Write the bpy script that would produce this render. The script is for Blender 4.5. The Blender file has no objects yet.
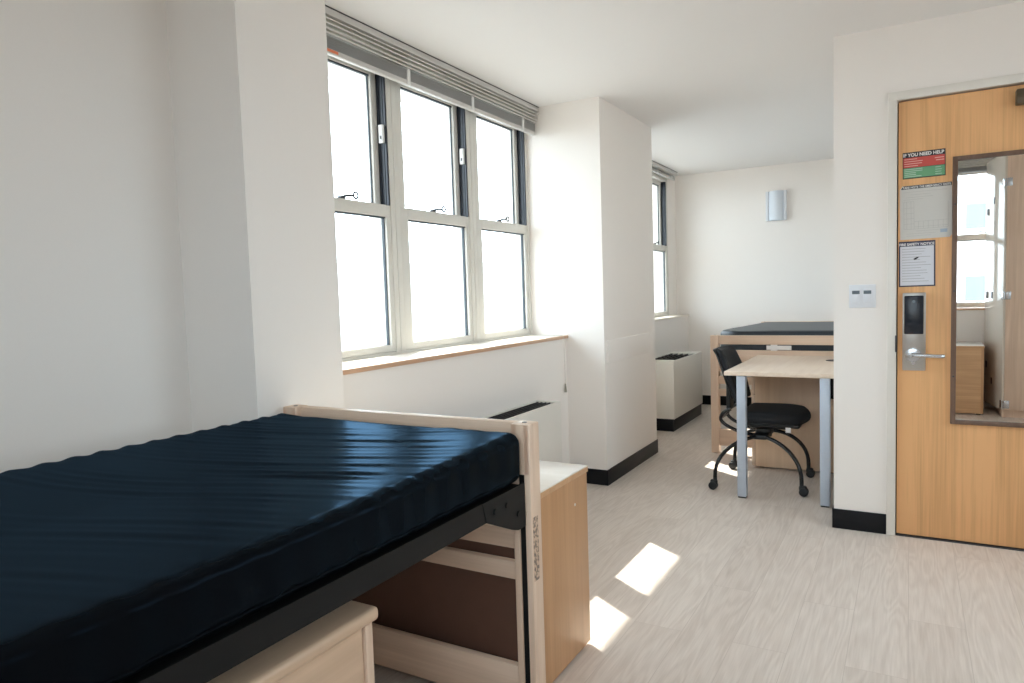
import bpy, bmesh, math, random
from mathutils import Vector, Matrix, noise
random.seed(7)
S = bpy.context.scene
C = S.collection
PI = math.pi

# ------------------------------------------------------------------ materials
def new_mat(name):
    m = bpy.data.materials.new(name); m.use_nodes = True
    nt = m.node_tree
    return m, nt, nt.nodes['Principled BSDF']

def plain(name, col, rough=.5, metal=0., spec=.5, bump=0., bscale=80., vary=0., coat=0.):
    m, nt, b = new_mat(name)
    b.inputs['Base Color'].default_value = (*col, 1)
    b.inputs['Roughness'].default_value = rough
    b.inputs['Metallic'].default_value = metal
    b.inputs['Specular IOR Level'].default_value = spec
    b.inputs['Coat Weight'].default_value = coat
    tc = nt.nodes.new('ShaderNodeTexCoord')
    nz = nt.nodes.new('ShaderNodeTexNoise'); nz.inputs['Scale'].default_value = bscale
    nz.inputs['Detail'].default_value = 4
    nt.links.new(tc.outputs['Object'], nz.inputs['Vector'])
    if bump:
        bp = nt.nodes.new('ShaderNodeBump'); bp.inputs['Strength'].default_value = bump
        bp.inputs['Distance'].default_value = .002
        nt.links.new(nz.outputs['Fac'], bp.inputs['Height'])
        nt.links.new(bp.outputs['Normal'], b.inputs['Normal'])
    if vary:
        mx = nt.nodes.new('ShaderNodeMix'); mx.data_type = 'RGBA'
        mx.inputs[6].default_value = (*[c*(1-vary) for c in col], 1)
        mx.inputs[7].default_value = (*[min(1, c*(1+vary)) for c in col], 1)
        nt.links.new(nz.outputs['Fac'], mx.inputs[0])
        nt.links.new(mx.outputs[2], b.inputs['Base Color'])
    return m

def wood(name, light, dark, axis='z', rough=.42, fine=1., strips=0.):
    """Veneer: long streaks along one axis plus faint cathedral figure."""
    m, nt, b = new_mat(name)
    L = nt.links.new
    tc = nt.nodes.new('ShaderNodeTexCoord')
    mp = nt.nodes.new('ShaderNodeMapping')
    sc = {'x': (1.2, 22, 22), 'y': (22, 1.2, 22), 'z': (22, 22, 1.2)}[axis]
    mp.inputs['Scale'].default_value = sc
    L(tc.outputs['Object'], mp.inputs['Vector'])
    n1 = nt.nodes.new('ShaderNodeTexNoise'); n1.inputs['Scale'].default_value = 1.0
    n1.inputs['Detail'].default_value = 6; n1.inputs['Distortion'].default_value = .6
    L(mp.outputs['Vector'], n1.inputs['Vector'])
    mp2 = nt.nodes.new('ShaderNodeMapping')
    mp2.inputs['Scale'].default_value = tuple(s*5 if s > 2 else s*1.6 for s in sc)
    L(tc.outputs['Object'], mp2.inputs['Vector'])
    n2 = nt.nodes.new('ShaderNodeTexNoise'); n2.inputs['Scale'].default_value = 1.0
    n2.inputs['Detail'].default_value = 3
    L(mp2.outputs['Vector'], n2.inputs['Vector'])
    n3 = nt.nodes.new('ShaderNodeTexNoise'); n3.inputs['Scale'].default_value = 2.2
    n3.inputs['Detail'].default_value = 2
    L(tc.outputs['Object'], n3.inputs['Vector'])
    a = nt.nodes.new('ShaderNodeMath'); a.operation = 'MULTIPLY_ADD'
    a.inputs[1].default_value = .45*fine
    L(n2.outputs['Fac'], a.inputs[0]); L(n1.outputs['Fac'], a.inputs[2])
    a2 = nt.nodes.new('ShaderNodeMath'); a2.operation = 'MULTIPLY_ADD'
    a2.inputs[1].default_value = .5
    L(n3.outputs['Fac'], a2.inputs[0]); L(a.outputs[0], a2.inputs[2])
    r = nt.nodes.new('ShaderNodeValToRGB')
    mid = (.75+.225*fine)/2
    light = tuple(min(1, c*1.06) for c in light); dark = tuple(.25*c+.75*d for c, d in zip(light, dark))
    r.color_ramp.elements[0].position = mid-.12; r.color_ramp.elements[0].color = (*dark, 1)
    r.color_ramp.elements[1].position = mid+.10; r.color_ramp.elements[1].color = (*light, 1)
    hf = nt.nodes.new('ShaderNodeMath'); hf.operation = 'MULTIPLY'; hf.inputs[1].default_value = .5
    L(a2.outputs[0], hf.inputs[0])
    if strips:                     # veneer leaves of slightly different tone
        sx = nt.nodes.new('ShaderNodeSeparateXYZ'); L(tc.outputs['Object'], sx.inputs[0])
        q = nt.nodes.new('ShaderNodeMath'); q.operation = 'MULTIPLY_ADD'; q.inputs[1].default_value = 1/strips; q.inputs[2].default_value = 20.35
        fl = nt.nodes.new('ShaderNodeMath'); fl.operation = 'FLOOR'
        wn = nt.nodes.new('ShaderNodeTexWhiteNoise'); wn.noise_dimensions = '1D'
        ad = nt.nodes.new('ShaderNodeMath'); ad.operation = 'MULTIPLY_ADD'; ad.inputs[1].default_value = .09
        L(sx.outputs['X'], q.inputs[0]); L(q.outputs[0], fl.inputs[0]); L(fl.outputs[0], wn.inputs['W'])
        L(wn.outputs['Value'], ad.inputs[0]); L(hf.outputs[0], ad.inputs[2]); hf = ad
    L(hf.outputs[0], r.inputs['Fac'])
    L(r.outputs['Color'], b.inputs['Base Color'])
    b.inputs['Roughness'].default_value = rough
    bp = nt.nodes.new('ShaderNodeBump'); bp.inputs['Strength'].default_value = .06
    bp.inputs['Distance'].default_value = .001
    L(n2.outputs['Fac'], bp.inputs['Height']); L(bp.outputs['Normal'], b.inputs['Normal'])
    return m

def floor_mat():
    m, nt, b = new_mat('oak_vinyl_planks')
    L = nt.links.new
    tc = nt.nodes.new('ShaderNodeTexCoord')
    rot = nt.nodes.new('ShaderNodeMapping'); rot.inputs['Rotation'].default_value = (0, 0, PI/2)
    L(tc.outputs['Object'], rot.inputs['Vector'])
    bk = nt.nodes.new('ShaderNodeTexBrick')
    bk.inputs['Scale'].default_value = 1; bk.inputs['Brick Width'].default_value = 1.22
    bk.inputs['Row Height'].default_value = .18; bk.inputs['Mortar Size'].default_value = .0012
    bk.inputs['Color1'].default_value = (0, 0, 0, 1); bk.inputs['Color2'].default_value = (1, 1, 1, 1)
    bk.inputs['Mortar'].default_value = (.5, .5, .5, 1)
    bk.offset = .37; bk.offset_frequency = 2
    L(rot.outputs['Vector'], bk.inputs['Vector'])
    bw = nt.nodes.new('ShaderNodeRGBToBW'); L(bk.outputs['Color'], bw.inputs['Color'])
    off = nt.nodes.new('ShaderNodeMath'); off.operation = 'MULTIPLY'; off.inputs[1].default_value = 37.
    L(bw.outputs['Val'], off.inputs[0])
    # cathedral figure: stretched 4D noise turned into contour lines
    mp = nt.nodes.new('ShaderNodeMapping'); mp.inputs['Scale'].default_value = (7.5, .95, 1)
    L(tc.outputs['Object'], mp.inputs['Vector'])
    n1 = nt.nodes.new('ShaderNodeTexNoise'); n1.noise_dimensions = '4D'
    n1.inputs['Scale'].default_value = 1; n1.inputs['Detail'].default_value = 2.5
    n1.inputs['Distortion'].default_value = .3
    L(mp.outputs['Vector'], n1.inputs['Vector']); L(off.outputs[0], n1.inputs['W'])
    k = nt.nodes.new('ShaderNodeMath'); k.operation = 'MULTIPLY'; k.inputs[1].default_value = 90.
    L(n1.outputs['Fac'], k.inputs[0])
    sn = nt.nodes.new('ShaderNodeMath'); sn.operation = 'SINE'; L(k.outputs[0], sn.inputs[0])
    # fine pores
    mp2 = nt.nodes.new('ShaderNodeMapping'); mp2.inputs['Scale'].default_value = (160, 7, 1)
    L(tc.outputs['Object'], mp2.inputs['Vector'])
    n2 = nt.nodes.new('ShaderNodeTexNoise'); n2.inputs['Scale'].default_value = 1; n2.inputs['Detail'].default_value = 3
    L(mp2.outputs['Vector'], n2.inputs['Vector'])
    n3 = nt.nodes.new('ShaderNodeTexNoise'); n3.inputs['Scale'].default_value = 3.; n3.inputs['Detail'].default_value = 3
    L(mp.outputs['Vector'], n3.inputs['Vector'])
    s1 = nt.nodes.new('ShaderNodeMath'); s1.operation = 'MULTIPLY_ADD'; s1.inputs[1].default_value = .085; s1.inputs[2].default_value = .0
    L(sn.outputs[0], s1.inputs[0])
    s2 = nt.nodes.new('ShaderNodeMath'); s2.operation = 'MULTIPLY_ADD'; s2.inputs[1].default_value = .55
    L(n2.outputs['Fac'], s2.inputs[0]); L(s1.outputs[0], s2.inputs[2])
    s3 = nt.nodes.new('ShaderNodeMath'); s3.operation = 'MULTIPLY_ADD'; s3.inputs[1].default_value = .35
    L(n3.outputs['Fac'], s3.inputs[0]); L(s2.outputs[0], s3.inputs[2])
    s4 = nt.nodes.new('ShaderNodeMath'); s4.operation = 'MULTIPLY_ADD'; s4.inputs[1].default_value = .14
    L(bw.outputs['Val'], s4.inputs[0]); L(s3.outputs[0], s4.inputs[2])
    r = nt.nodes.new('ShaderNodeValToRGB')
    r.color_ramp.elements[0].position = .22; r.color_ramp.elements[0].color = (.60, .515, .45, 1)
    r.color_ramp.elements[1].position = .74; r.color_ramp.elements[1].color = (.78, .70, .635, 1)
    L(s4.outputs[0], r.inputs['Fac'])
    mm = nt.nodes.new('ShaderNodeMix'); mm.data_type = 'RGBA'
    mm.inputs[7].default_value = (.60, .52, .46, 1)
    L(bk.outputs['Fac'], mm.inputs[0]); L(r.outputs['Color'], mm.inputs[6])
    L(mm.outputs[2], b.inputs['Base Color'])
    b.inputs['Roughness'].default_value = .42
    b.inputs['Specular IOR Level'].default_value = .4
    bp = nt.nodes.new('ShaderNodeBump'); bp.inputs['Strength'].default_value = .08; bp.inputs['Distance'].default_value = .001
    L(n2.outputs['Fac'], bp.inputs['Height']); L(bp.outputs['Normal'], b.inputs['Normal'])
    return m

def glass_mat():
    m = bpy.data.materials.new('window_glass'); m.use_nodes = True
    nt = m.node_tree; nt.nodes.clear()
    o = nt.nodes.new('ShaderNodeOutputMaterial')
    t = nt.nodes.new('ShaderNodeBsdfTransparent'); t.inputs[0].default_value = (.96, .985, .98, 1)
    g = nt.nodes.new('ShaderNodeBsdfGlossy'); g.inputs['Roughness'].default_value = .02
    f = nt.nodes.new('ShaderNodeFresnel'); 
    geo = nt.nodes.new('ShaderNodeNewGeometry'); ior = nt.nodes.new('ShaderNodeMapRange')
    ior.inputs['To Min'].default_value = 1.45; ior.inputs['To Max'].default_value = 1/1.45
    nt.links.new(geo.outputs['Backfacing'], ior.inputs['Value']); nt.links.new(ior.outputs['Result'], f.inputs['IOR'])
    mx = nt.nodes.new('ShaderNodeMixShader')
    nt.links.new(f.outputs[0], mx.inputs[0]); nt.links.new(t.outputs[0], mx.inputs[1]); nt.links.new(g.outputs[0], mx.inputs[2])
    nt.links.new(mx.outputs[0], o.inputs[0])
    return m

def facade_mat():
    m, nt, b = new_mat('pale_brick_facade')
    L = nt.links.new
    tc = nt.nodes.new('ShaderNodeTexCoord')
    bk = nt.nodes.new('ShaderNodeTexBrick'); bk.inputs['Scale'].default_value = 4
    bk.inputs['Color1'].default_value = (.80, .80, .80, 1); bk.inputs['Color2'].default_value = (.76, .77, .78, 1)
    bk.inputs['Mortar'].default_value = (.7, .7, .7, 1)
    L(tc.outputs['Object'], bk.inputs['Vector']); L(bk.outputs['Color'], b.inputs['Base Color'])
    b.inputs['Roughness'].default_value = .8
    return m

M = {}
M['wall'] = plain('painted_plaster_warm_white', (.862, .82, .778), .55, bump=.05, bscale=220, vary=.012)
M['ceil'] = plain('painted_ceiling_white', (.80, .79, .78), .8, bump=.06, bscale=200, vary=.01)
M['floor'] = floor_mat()
M['base'] = plain('black_vinyl_cove', (.006, .0065, .0085), .4, spec=.25, bump=.05, vary=.2)
M['alu'] = plain('beige_painted_aluminium', (.68, .665, .62), .4, vary=.03)
M['liner'] = plain('black_window_liner', (.012, .016, .026), .35, vary=.1)
M['gasket'] = plain('dark_glazing_gasket', (.03, .045, .06), .5)
M['glass'] = glass_mat()
M['latch'] = plain('white_latch_plastic', (.75, .75, .74), .35)
M['darkmetal'] = plain('dark_steel_fitting', (.07, .07, .075), .4, metal=.6)
M['blind'] = plain('slat_stack_shaded', (.46, .46, .455), .35, vary=.04)  # packed slats: shade between them put into a darker grey
M['blindrail'] = plain('pale_blind_rail', (.60, .59, .565), .4)
M['slat_lit'] = plain('slat_loose_lit', (.74, .73, .69), .35, vary=.04)  # loose slats: lit, paler copy of the same slat material
M['cord'] = plain('off_white_blind_cord', (.62, .60, .56), .8)
M['cleat'] = plain('brown_grey_cord_tassel', (.22, .21, .17), .5)
M['orange'] = plain('orange_sticker', (.75, .2, .09), .5)
maple_l, maple_d = (.76, .585, .455), (.60, .43, .31)
M['maple_z'] = wood('maple_grain_vertical', maple_l, maple_d, 'z')
M['maple_x'] = wood('maple_grain_across', maple_l, maple_d, 'x')
M['maple_y'] = wood('maple_grain_along', maple_l, maple_d, 'y')
M['chest_z'] = wood('honey_maple_veneer', (.55, .315, .16), (.43, .235, .11), 'z', .4, .8)
M['chest_x'] = wood('honey_maple_veneer_across', (.66, .41, .225), (.48, .275, .135), 'x', .4, .8)
M['ped_z'] = wood('light_maple_veneer', (.74, .545, .385), (.65, .455, .305), 'z', .4, .5)
M['desk_y'] = wood('pale_desk_laminate', (.79, .66, .54), (.70, .55, .43), 'y', .3, .6)
M['laminate'] = wood('maple_glare_whitened', (.88, .84, .78), (.83, .78, .71), 'x', .12, .6)  # whitened: window glare on the chest top put into the colour
M['laminate_y'] = wood('pale_maple_laminate_along', (.68, .50, .355), (.56, .39, .26), 'y', .3, .6)
M['door'] = wood('golden_oak_door_veneer', (.76, .425, .195), (.58, .31, .13), 'z', .4, 1.9, strips=.16)
M['sillwood'] = wood('maple_window_sill', (.58, .37, .24), (.46, .28, .17), 'y', .4)
M['sill_sunlit'] = plain('sun_whitened_sill', (.80, .74, .66), .3, vary=.02)  # sunlight on the sill tops put into a near-white colour
M['steelblack'] = plain('black_powder_coated_steel', (.0075, .0075, .0075), .55, spec=.2, vary=.1)
def vinyl_mat(name, base, sheen, rough, f0, f1):
    m, nt, b = new_mat(name); L = nt.links.new
    b.inputs['Base Color'].default_value = (*base, 1); b.inputs['Roughness'].default_value = .6
    b.inputs['Specular IOR Level'].default_value = 0
    g = nt.nodes.new('ShaderNodeBsdfGlossy'); g.inputs['Color'].default_value = (*sheen, 1); g.inputs['Roughness'].default_value = rough
    lw = nt.nodes.new('ShaderNodeLayerWeight'); lw.inputs['Blend'].default_value = .5
    mr = nt.nodes.new('ShaderNodeMapRange'); mr.inputs['To Min'].default_value = f0; mr.inputs['To Max'].default_value = f1
    pw = nt.nodes.new('ShaderNodeMath'); pw.operation = 'POWER'; pw.inputs[1].default_value = 2.2
    L(lw.outputs['Facing'], pw.inputs[0]); L(pw.outputs[0], mr.inputs['Value'])
    tc = nt.nodes.new('ShaderNodeTexCoord'); nz = nt.nodes.new('ShaderNodeTexNoise'); nz.inputs['Scale'].default_value = 160
    L(tc.outputs['Object'], nz.inputs['Vector'])
    bp = nt.nodes.new('ShaderNodeBump'); bp.inputs['Strength'].default_value = .05; bp.inputs['Distance'].default_value = .002
    L(nz.outputs['Fac'], bp.inputs['Height']); L(bp.outputs['Normal'], b.inputs['Normal']); L(bp.outputs['Normal'], g.inputs['Normal'])
    mx = nt.nodes.new('ShaderNodeMixShader'); L(mr.outputs['Result'], mx.inputs[0]); L(b.outputs[0], mx.inputs[1]); L(g.outputs[0], mx.inputs[2])
    L(mx.outputs[0], nt.nodes['Material Output'].inputs['Surface'])
    return m
M['vinyl'] = vinyl_mat('navy_black_mattress_vinyl', (.0034, .0036, .0044), (.36, .66, 1.), .25, .001, .115)
M['vinyl2'] = plain('mattress_vinyl_sky_tint', (.03, .042, .055), .45, spec=.5, bump=.05, bscale=60, vary=.1)  # bluish sky reflection on the far mattress put into the base colour
M['fabric'] = plain('black_woven_upholstery', (.011, .012, .015), .85, bump=.3, bscale=500, vary=.2)
M['plastic'] = plain('black_moulded_plastic', (.012, .013, .015), .42, vary=.1)
M['chairtube'] = plain('gloss_black_tube', (.01, .01, .012), .25, vary=.1)
M['chrome'] = plain('bright_chrome', (.60, .63, .67), .27, metal=1., vary=.02)
M['brushed'] = plain('brushed_nickel', (.55, .54, .52), .34, metal=1., vary=.06, bscale=30)
M['deskleg'] = plain('silver_blue_powder_coat', (.50, .565, .66), .4, metal=.05, vary=.04)
M['conv'] = plain('cream_enamel_steel', (.77, .745, .69), .35, vary=.02)
M['grille'] = plain('black_air_grille', (.012, .012, .013), .5)
M['frame'] = plain('cream_door_frame_enamel', (.74, .71, .655), .35, vary=.02)
M['mirror'] = plain('silvered_mirror', (.92, .93, .93), .0, metal=1.)
M['mframe'] = wood('dark_walnut_mirror_frame', (.16, .095, .065), (.09, .05, .033), 'z', .45)
M['bronze'] = plain('dark_bronze_closer', (.10, .075, .045), .4, metal=.5, vary=.08)
M['white'] = plain('white_switch_plastic', (.74, .76, .80), .3)
M['reader'] = plain('black_card_reader', (.012, .016, .024), .25)
M['display'] = plain('grey_switch_window', (.10, .13, .15), .3)
M['opal'] = plain('opal_sconce_acrylic', (.74, .79, .86), .8, spec=.1, vary=.03)
M['ink'] = plain('black_printing_ink', (.02, .022, .03), .5)
M['navy'] = plain('navy_printing_ink', (.03, .035, .08), .5)
M['red'] = plain('red_print', (.55, .075, .06), .5, vary=.03)
M['green'] = plain('green_print', (.14, .36, .19), .5, vary=.03)
M['paper'] = plain('white_paper', (.66, .67, .72), .6, vary=.02)
M['paper2'] = plain('grey_white_laminated_paper', (.60, .585, .55), .45, vary=.02)
M['whiteink'] = plain('white_print', (.82, .80, .78), .5)
M['pinkink'] = plain('pale_red_print', (.72, .40, .36), .5)
M['palegreen'] = plain('pale_green_print', (.42, .58, .46), .5)
M['greyink'] = plain('grey_print', (.36, .36, .38), .5)
M['faint'] = plain('faint_grey_print', (.45, .44, .42), .5)
M['blueink'] = plain('pale_blue_print', (.36, .45, .55), .5)
M['worn'] = plain('worn_grey_label', (.30, .23, .19), .6)
def worn():
    nt = M['worn'].node_tree; b = nt.nodes['Principled BSDF']; nz = [n for n in nt.nodes if n.type == 'TEX_NOISE'][0]
    nz.inputs['Scale'].default_value = 95; nz.inputs['Detail'].default_value = 2
    r = nt.nodes.new('ShaderNodeValToRGB')
    r.color_ramp.elements[0].position = .44; r.color_ramp.elements[0].color = (.20, .15, .12, 1)
    r.color_ramp.elements[1].position = .54; r.color_ramp.elements[1].color = (.60, .43, .31, 1)
    nt.links.new(nz.outputs['Fac'], r.inputs['Fac']); nt.links.new(r.outputs['Color'], b.inputs['Base Color'])
worn()
M['gloss'] = plain('glossy_door_glare_pale', (.72, .66, .58), .12, spec=.6, vary=.03)  # pale base stands in for window glare on the open wardrobe door
M['hardboard'] = plain('dark_brown_hardboard', (.13, .065, .045), .55, vary=.1, bscale=20)
M['tag'] = plain('white_care_tag', (.86, .85, .85), .6)
M['facade'] = facade_mat()
M['winblue'] = plain('blue_grey_distant_glazing', (.30, .40, .44), .3)
M['windark'] = plain('dark_blue_distant_glazing', (.125, .15, .18), .3)
M['concrete'] = plain('pale_concrete', (.55, .54, .52), .8, vary=.06, bscale=6)
M['dark'] = plain('dark_shadow_gap', (.01, .008, .007), .7)

# ------------------------------------------------------------------ mesh helpers
class MB:
    def __init__(s): s.bm = bmesh.new()
    def _join(s, b):
        me = bpy.data.meshes.new('t'); b.to_mesh(me); b.free(); s.bm.from_mesh(me); bpy.data.meshes.remove(me)
    def box(s, x0, x1, y0, y1, z0, z1, bev=.0, seg=2, rot=None):
        b = bmesh.new()
        bmesh.ops.create_cube(b, size=1)
        for v in b.verts:
            v.co = Vector(((x0+x1)/2+v.co.x*(x1-x0), (y0+y1)/2+v.co.y*(y1-y0), (z0+z1)/2+v.co.z*(z1-z0)))
        if bev:
            bmesh.ops.bevel(b, geom=b.edges[:], offset=bev, segments=seg, profile=.5, affect='EDGES')
        if rot: bmesh.ops.transform(b, matrix=rot, verts=b.verts)
        s._join(b); return s
    def prism(s, pts, axis, a0, a1, bev=0.):
        """polygon in the two other axes (in order x,y,z minus axis), extruded a0..a1"""
        b = bmesh.new()
        def P(p, a):
            q = list(p); q.insert('xyz'.index(axis), a); return q
        lo = [b.verts.new(P(p, a0)) for p in pts]; hi = [b.verts.new(P(p, a1)) for p in pts]
        n = len(pts)
        b.faces.new(lo); b.faces.new(hi[::-1])
        for i in range(n): b.faces.new((lo[i], hi[i], hi[(i+1) % n], lo[(i+1) % n]))
        bmesh.ops.recalc_face_normals(b, faces=b.faces)
        if bev: bmesh.ops.bevel(b, geom=b.edges[:], offset=bev, segments=2, affect='EDGES', profile=.5)
        s._join(b); return s
    def cyl(s, p0, p1, r, n=20, r2=None, bev=0.):
        p0, p1 = Vector(p0), Vector(p1); d = p1-p0
        b = bmesh.new()
        bmesh.ops.create_cone(b, cap_ends=True, segments=n, radius1=r, radius2=r if r2 is None else r2, depth=d.length)
        if bev:
            eds = [e for e in b.edges if len(e.link_faces) == 2 and any(len(f.verts) > 4 for f in e.link_faces)]
            bmesh.ops.bevel(b, geom=eds, offset=bev, segments=2, affect='EDGES', profile=.5)
        q = Vector((0, 0, 1)).rotation_difference(d.normalized())
        bmesh.ops.transform(b, matrix=Matrix.Translation((p0+p1)/2) @ q.to_matrix().to_4x4(), verts=b.verts)
        s._join(b); return s
    def tube(s, pts, r, n=10, smooth=0, radii=None):
        pts = [Vector(p) for p in pts]
        if smooth:
            out = []
            P = [pts[0]]+pts+[pts[-1]]
            for i in range(len(pts)-1):
                p0, p1, p2, p3 = P[i:i+4]
                for k in range(smooth):
                    t = k/smooth
                    out.append(.5*((2*p1)+(p2-p0)*t+(2*p0-5*p1+4*p2-p3)*t*t+(3*p1-p0-3*p2+p3)*t**3))
            out.append(pts[-1]); pts = out
        b = bmesh.new(); rings = []
        up = Vector((.13, .31, .94)).normalized()
        for i, p in enumerate(pts):
            d = (pts[min(i+1, len(pts)-1)]-pts[max(i-1, 0)]).normalized()
            u = d.cross(up)
            if u.length < .05: u = d.cross(Vector((1, 0, 0)))
            u.normalize(); v = d.cross(u); up = -v if False else up
            rings.append([b.verts.new(p+r*(math.cos(2*PI*k/n)*u+math.sin(2*PI*k/n)*v)) for k in range(n)])
        for a, c in zip(rings, rings[1:]):
            for k in range(n): b.faces.new((a[k], a[(k+1) % n], c[(k+1) % n], c[k]))
        b.faces.new(rings[0][::-1]); b.faces.new(rings[-1])
        bmesh.ops.recalc_face_normals(b, faces=b.faces)
        s._join(b); return s
    def rbox(s, c, h, r, n=(8, 8, 4), fn=None):
        """rounded cushion: box grid with corner radius r, half sizes h, centre c, fn displaces"""
        b = bmesh.new(); vs = {}
        def grid(nn, hh):
            e = [-hh + r*(1-math.cos(PI/2*k/4)) if False else -hh + r*(k/4) for k in range(4)]
            inner = [(-hh+r)+(2*hh-2*r)*k/nn for k in range(nn+1)]
            return e+inner+[-q for q in e[::-1]]
        G = [grid(n[i], h[i]) for i in range(3)]
        N = [len(g)-1 for g in G]
        def V(i, j, k):
            key = (i, j, k)
            if key not in vs:
                p = Vector((G[0][i], G[1][j], G[2][k]))
                q = Vector([max(-(h[a]-r), min(h[a]-r, p[a])) for a in range(3)])
                d = p-q
                # spread the parameter evenly round the corner
                if d.length > 1e-9:
                    d = Vector([math.tan(max(-1, min(1, d[a]/r))*PI/4) if True else 0 for a in range(3)])
                    d = d.normalized()*r
                w = q+d+Vector(c)
                if fn: w = fn(w)
                vs[key] = b.verts.new(w)
            return vs[key]
        for i in range(N[0]):
            for j in range(N[1]):
                b.faces.new((V(i, j, 0), V(i, j+1, 0), V(i+1, j+1, 0), V(i+1, j, 0)))
                b.faces.new((V(i, j, N[2]), V(i+1, j, N[2]), V(i+1, j+1, N[2]), V(i, j+1, N[2])))
        for i in range(N[0]):
            for k in range(N[2]):
                b.faces.new((V(i, 0, k), V(i+1, 0, k), V(i+1, 0, k+1), V(i, 0, k+1)))
                b.faces.new((V(i, N[1], k), V(i, N[1], k+1), V(i+1, N[1], k+1), V(i+1, N[1], k)))
        for j in range(N[1]):
            for k in range(N[2]):
                b.faces.new((V(0, j, k), V(0, j, k+1), V(0, j+1, k+1), V(0, j+1, k)))
                b.faces.new((V(N[0], j, k), V(N[0], j+1, k), V(N[0], j+1, k+1), V(N[0], j, k+1)))
        bmesh.ops.recalc_face_normals(b, faces=b.faces)
        s._join(b); return s
    def build(s, name, mat, parent=None, org=(0, 0, 0), ang=35):
        me = bpy.data.meshes.new(name); o = Vector(org)
        for v in s.bm.verts: v.co -= o
        s.bm.to_mesh(me); s.bm.free()
        me.materials.append(M[mat] if isinstance(mat, str) else mat)
        me.polygons.foreach_set('use_smooth', [True]*len(me.polygons))
        me.set_sharp_from_angle(angle=math.radians(ang))
        ob = bpy.data.objects.new(name, me); C.objects.link(ob)
        if parent is not None: ob.parent = parent
        else: ob.location = o
        return ob

def box(*a, **k): return MB().box(*a, **k)

def tag(o, label, cat, group=None, kind=None):
    o['label'] = label; o['category'] = cat
    if group: o['group'] = group
    if kind: o['kind'] = kind
    return o
def thing(name, label, cat, loc=(0, 0, 0), rz=0., group=None, kind=None):
    o = bpy.data.objects.new(name, None); C.objects.link(o)
    o.empty_display_size = .1
    o.location = loc; o.rotation_euler = (0, 0, rz)
    return tag(o, label, cat, group, kind)
def struct(mb, name, mat, label, cat, org=(0, 0, 0)):
    return tag(mb.build(name, mat, None, org), label, cat, kind='structure')
def kids(o): return [c for c in C.objects if c.parent == o]
def dup(root, loc, rz=None, label=None, group=None):
    r = root.copy(); C.objects.link(r); r.location = loc
    if rz is not None: r.rotation_euler = (0, 0, rz)
    if label: r['label'] = label
    if group: r['group'] = group
    for ch in kids(root):
        c = ch.copy(); C.objects.link(c); c.parent = r
        for g in kids(ch):
            d = g.copy(); C.objects.link(d); d.parent = c
    return r
def text(name, body, size, mat, parent, at, width=None, bold=.0):
    """Lettering standing in the XZ plane, facing -Y. at = left, y, baseline z (parent space)"""
    cu = bpy.data.curves.new(name, 'FONT'); cu.body = body; cu.size = size; cu.extrude = .0003; cu.offset = bold
    t = bpy.data.objects.new('tmp', cu); C.objects.link(t)
    me = bpy.data.meshes.new_from_object(t.evaluated_get(bpy.context.evaluated_depsgraph_get()))
    bpy.data.objects.remove(t)
    xs = [v.co.x for v in me.vertices]; x0, w = min(xs), max(xs)-min(xs)
    k = (width/w) if width else 1
    for v in me.vertices: v.co = Vector((at[0]+(v.co.x-x0)*k, at[1]-v.co.z, at[2]+v.co.y))
    me.materials.clear(); me.materials.append(M[mat]); me.name = name
    o = bpy.data.objects.new(name, me); C.objects.link(o); o.parent = parent
    return o

# ------------------------------------------------------------------ room dimensions (metres; camera stands at x=0,y=0)
CEIL = 2.46
WX = -2.206          # inner face of the window frames
UW = .7005           # width of one window unit
NY0 = 4.14-3*UW      # near window start
FY1 = 7.20           # far window end
BX = -1.957          # wall below the near window
BXF = -2.085         # wall below the far window
PX = -1.69           # face of the pier between the bays
LX = -1.862          # face of the near corner pier
REAR = -.45
DY = 3.86            # door wall
BACK = 7.49
RX = 1.95

# floor / ceiling
struct(box(-2.75, RX+.36, REAR-.5, BACK+.3, -.12, 0), 'floor', 'floor', 'pale oak vinyl plank floor of the room', 'floor')
struct(box(-2.75, RX+.36, REAR-.5, BACK+.3, CEIL, CEIL+.15), 'ceiling', 'ceil', 'flat white painted ceiling over the whole room', 'ceiling')

# left outer wall (window plane), with openings
w = MB()
OX = WX-.14
w.box(OX-.05, WX, REAR-.5, 1.955, 0, CEIL)                      # nearest plain wall
w.box(OX-.05, WX, 1.955, NY0-.001, 0, CEIL)
w.box(OX-.05, WX, NY0-.001, 4.135, 2.40, CEIL)                  # lintel over near window
w.box(OX-.05, WX, 4.135, FY1-3*UW, 0, CEIL)
w.box(OX-.05, WX, FY1-3*UW, FY1, 2.40, CEIL)
w.box(OX-.05, WX, FY1, BACK+.3, 0, CEIL)
struct(w, 'wall_left', 'wall', 'long white window wall behind the near bed and piers', 'wall')
struct(box(OX-.05, BX, 1.955, 4.135, 0, .955), 'wall_under_near_window', 'wall', 'low white wall below the three-unit window, behind the near heater', 'wall')
struct(box(OX-.05, BXF, 5.14, BACK+.1, 0, .955), 'wall_under_far_window', 'wall', 'low white wall below the far alcove window', 'wall')
struct(box(WX-.02, LX, 1.555, 1.957, 0, CEIL), 'wall_corner_pier', 'wall', 'shallow white wall projection beside the near bed end, left of the window', 'wall')
struct(box(WX-.02, PX, 4.132, 5.146, 0, CEIL), 'wall_pier', 'wall', 'deep white pier standing between the two windows', 'wall')
struct(box(PX-.002, PX+.006, 4.181, 5.02, .79, .935, bev=.003), 'trim_pier_plate', 'wall', 'flat painted access plate on the face of the pier', 'cover plate')
struct(box(-2.75, -.1, BACK, BACK+.25, 0, CEIL), 'wall_back', 'wall', 'white end wall of the alcove carrying the wall light', 'wall')
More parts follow.
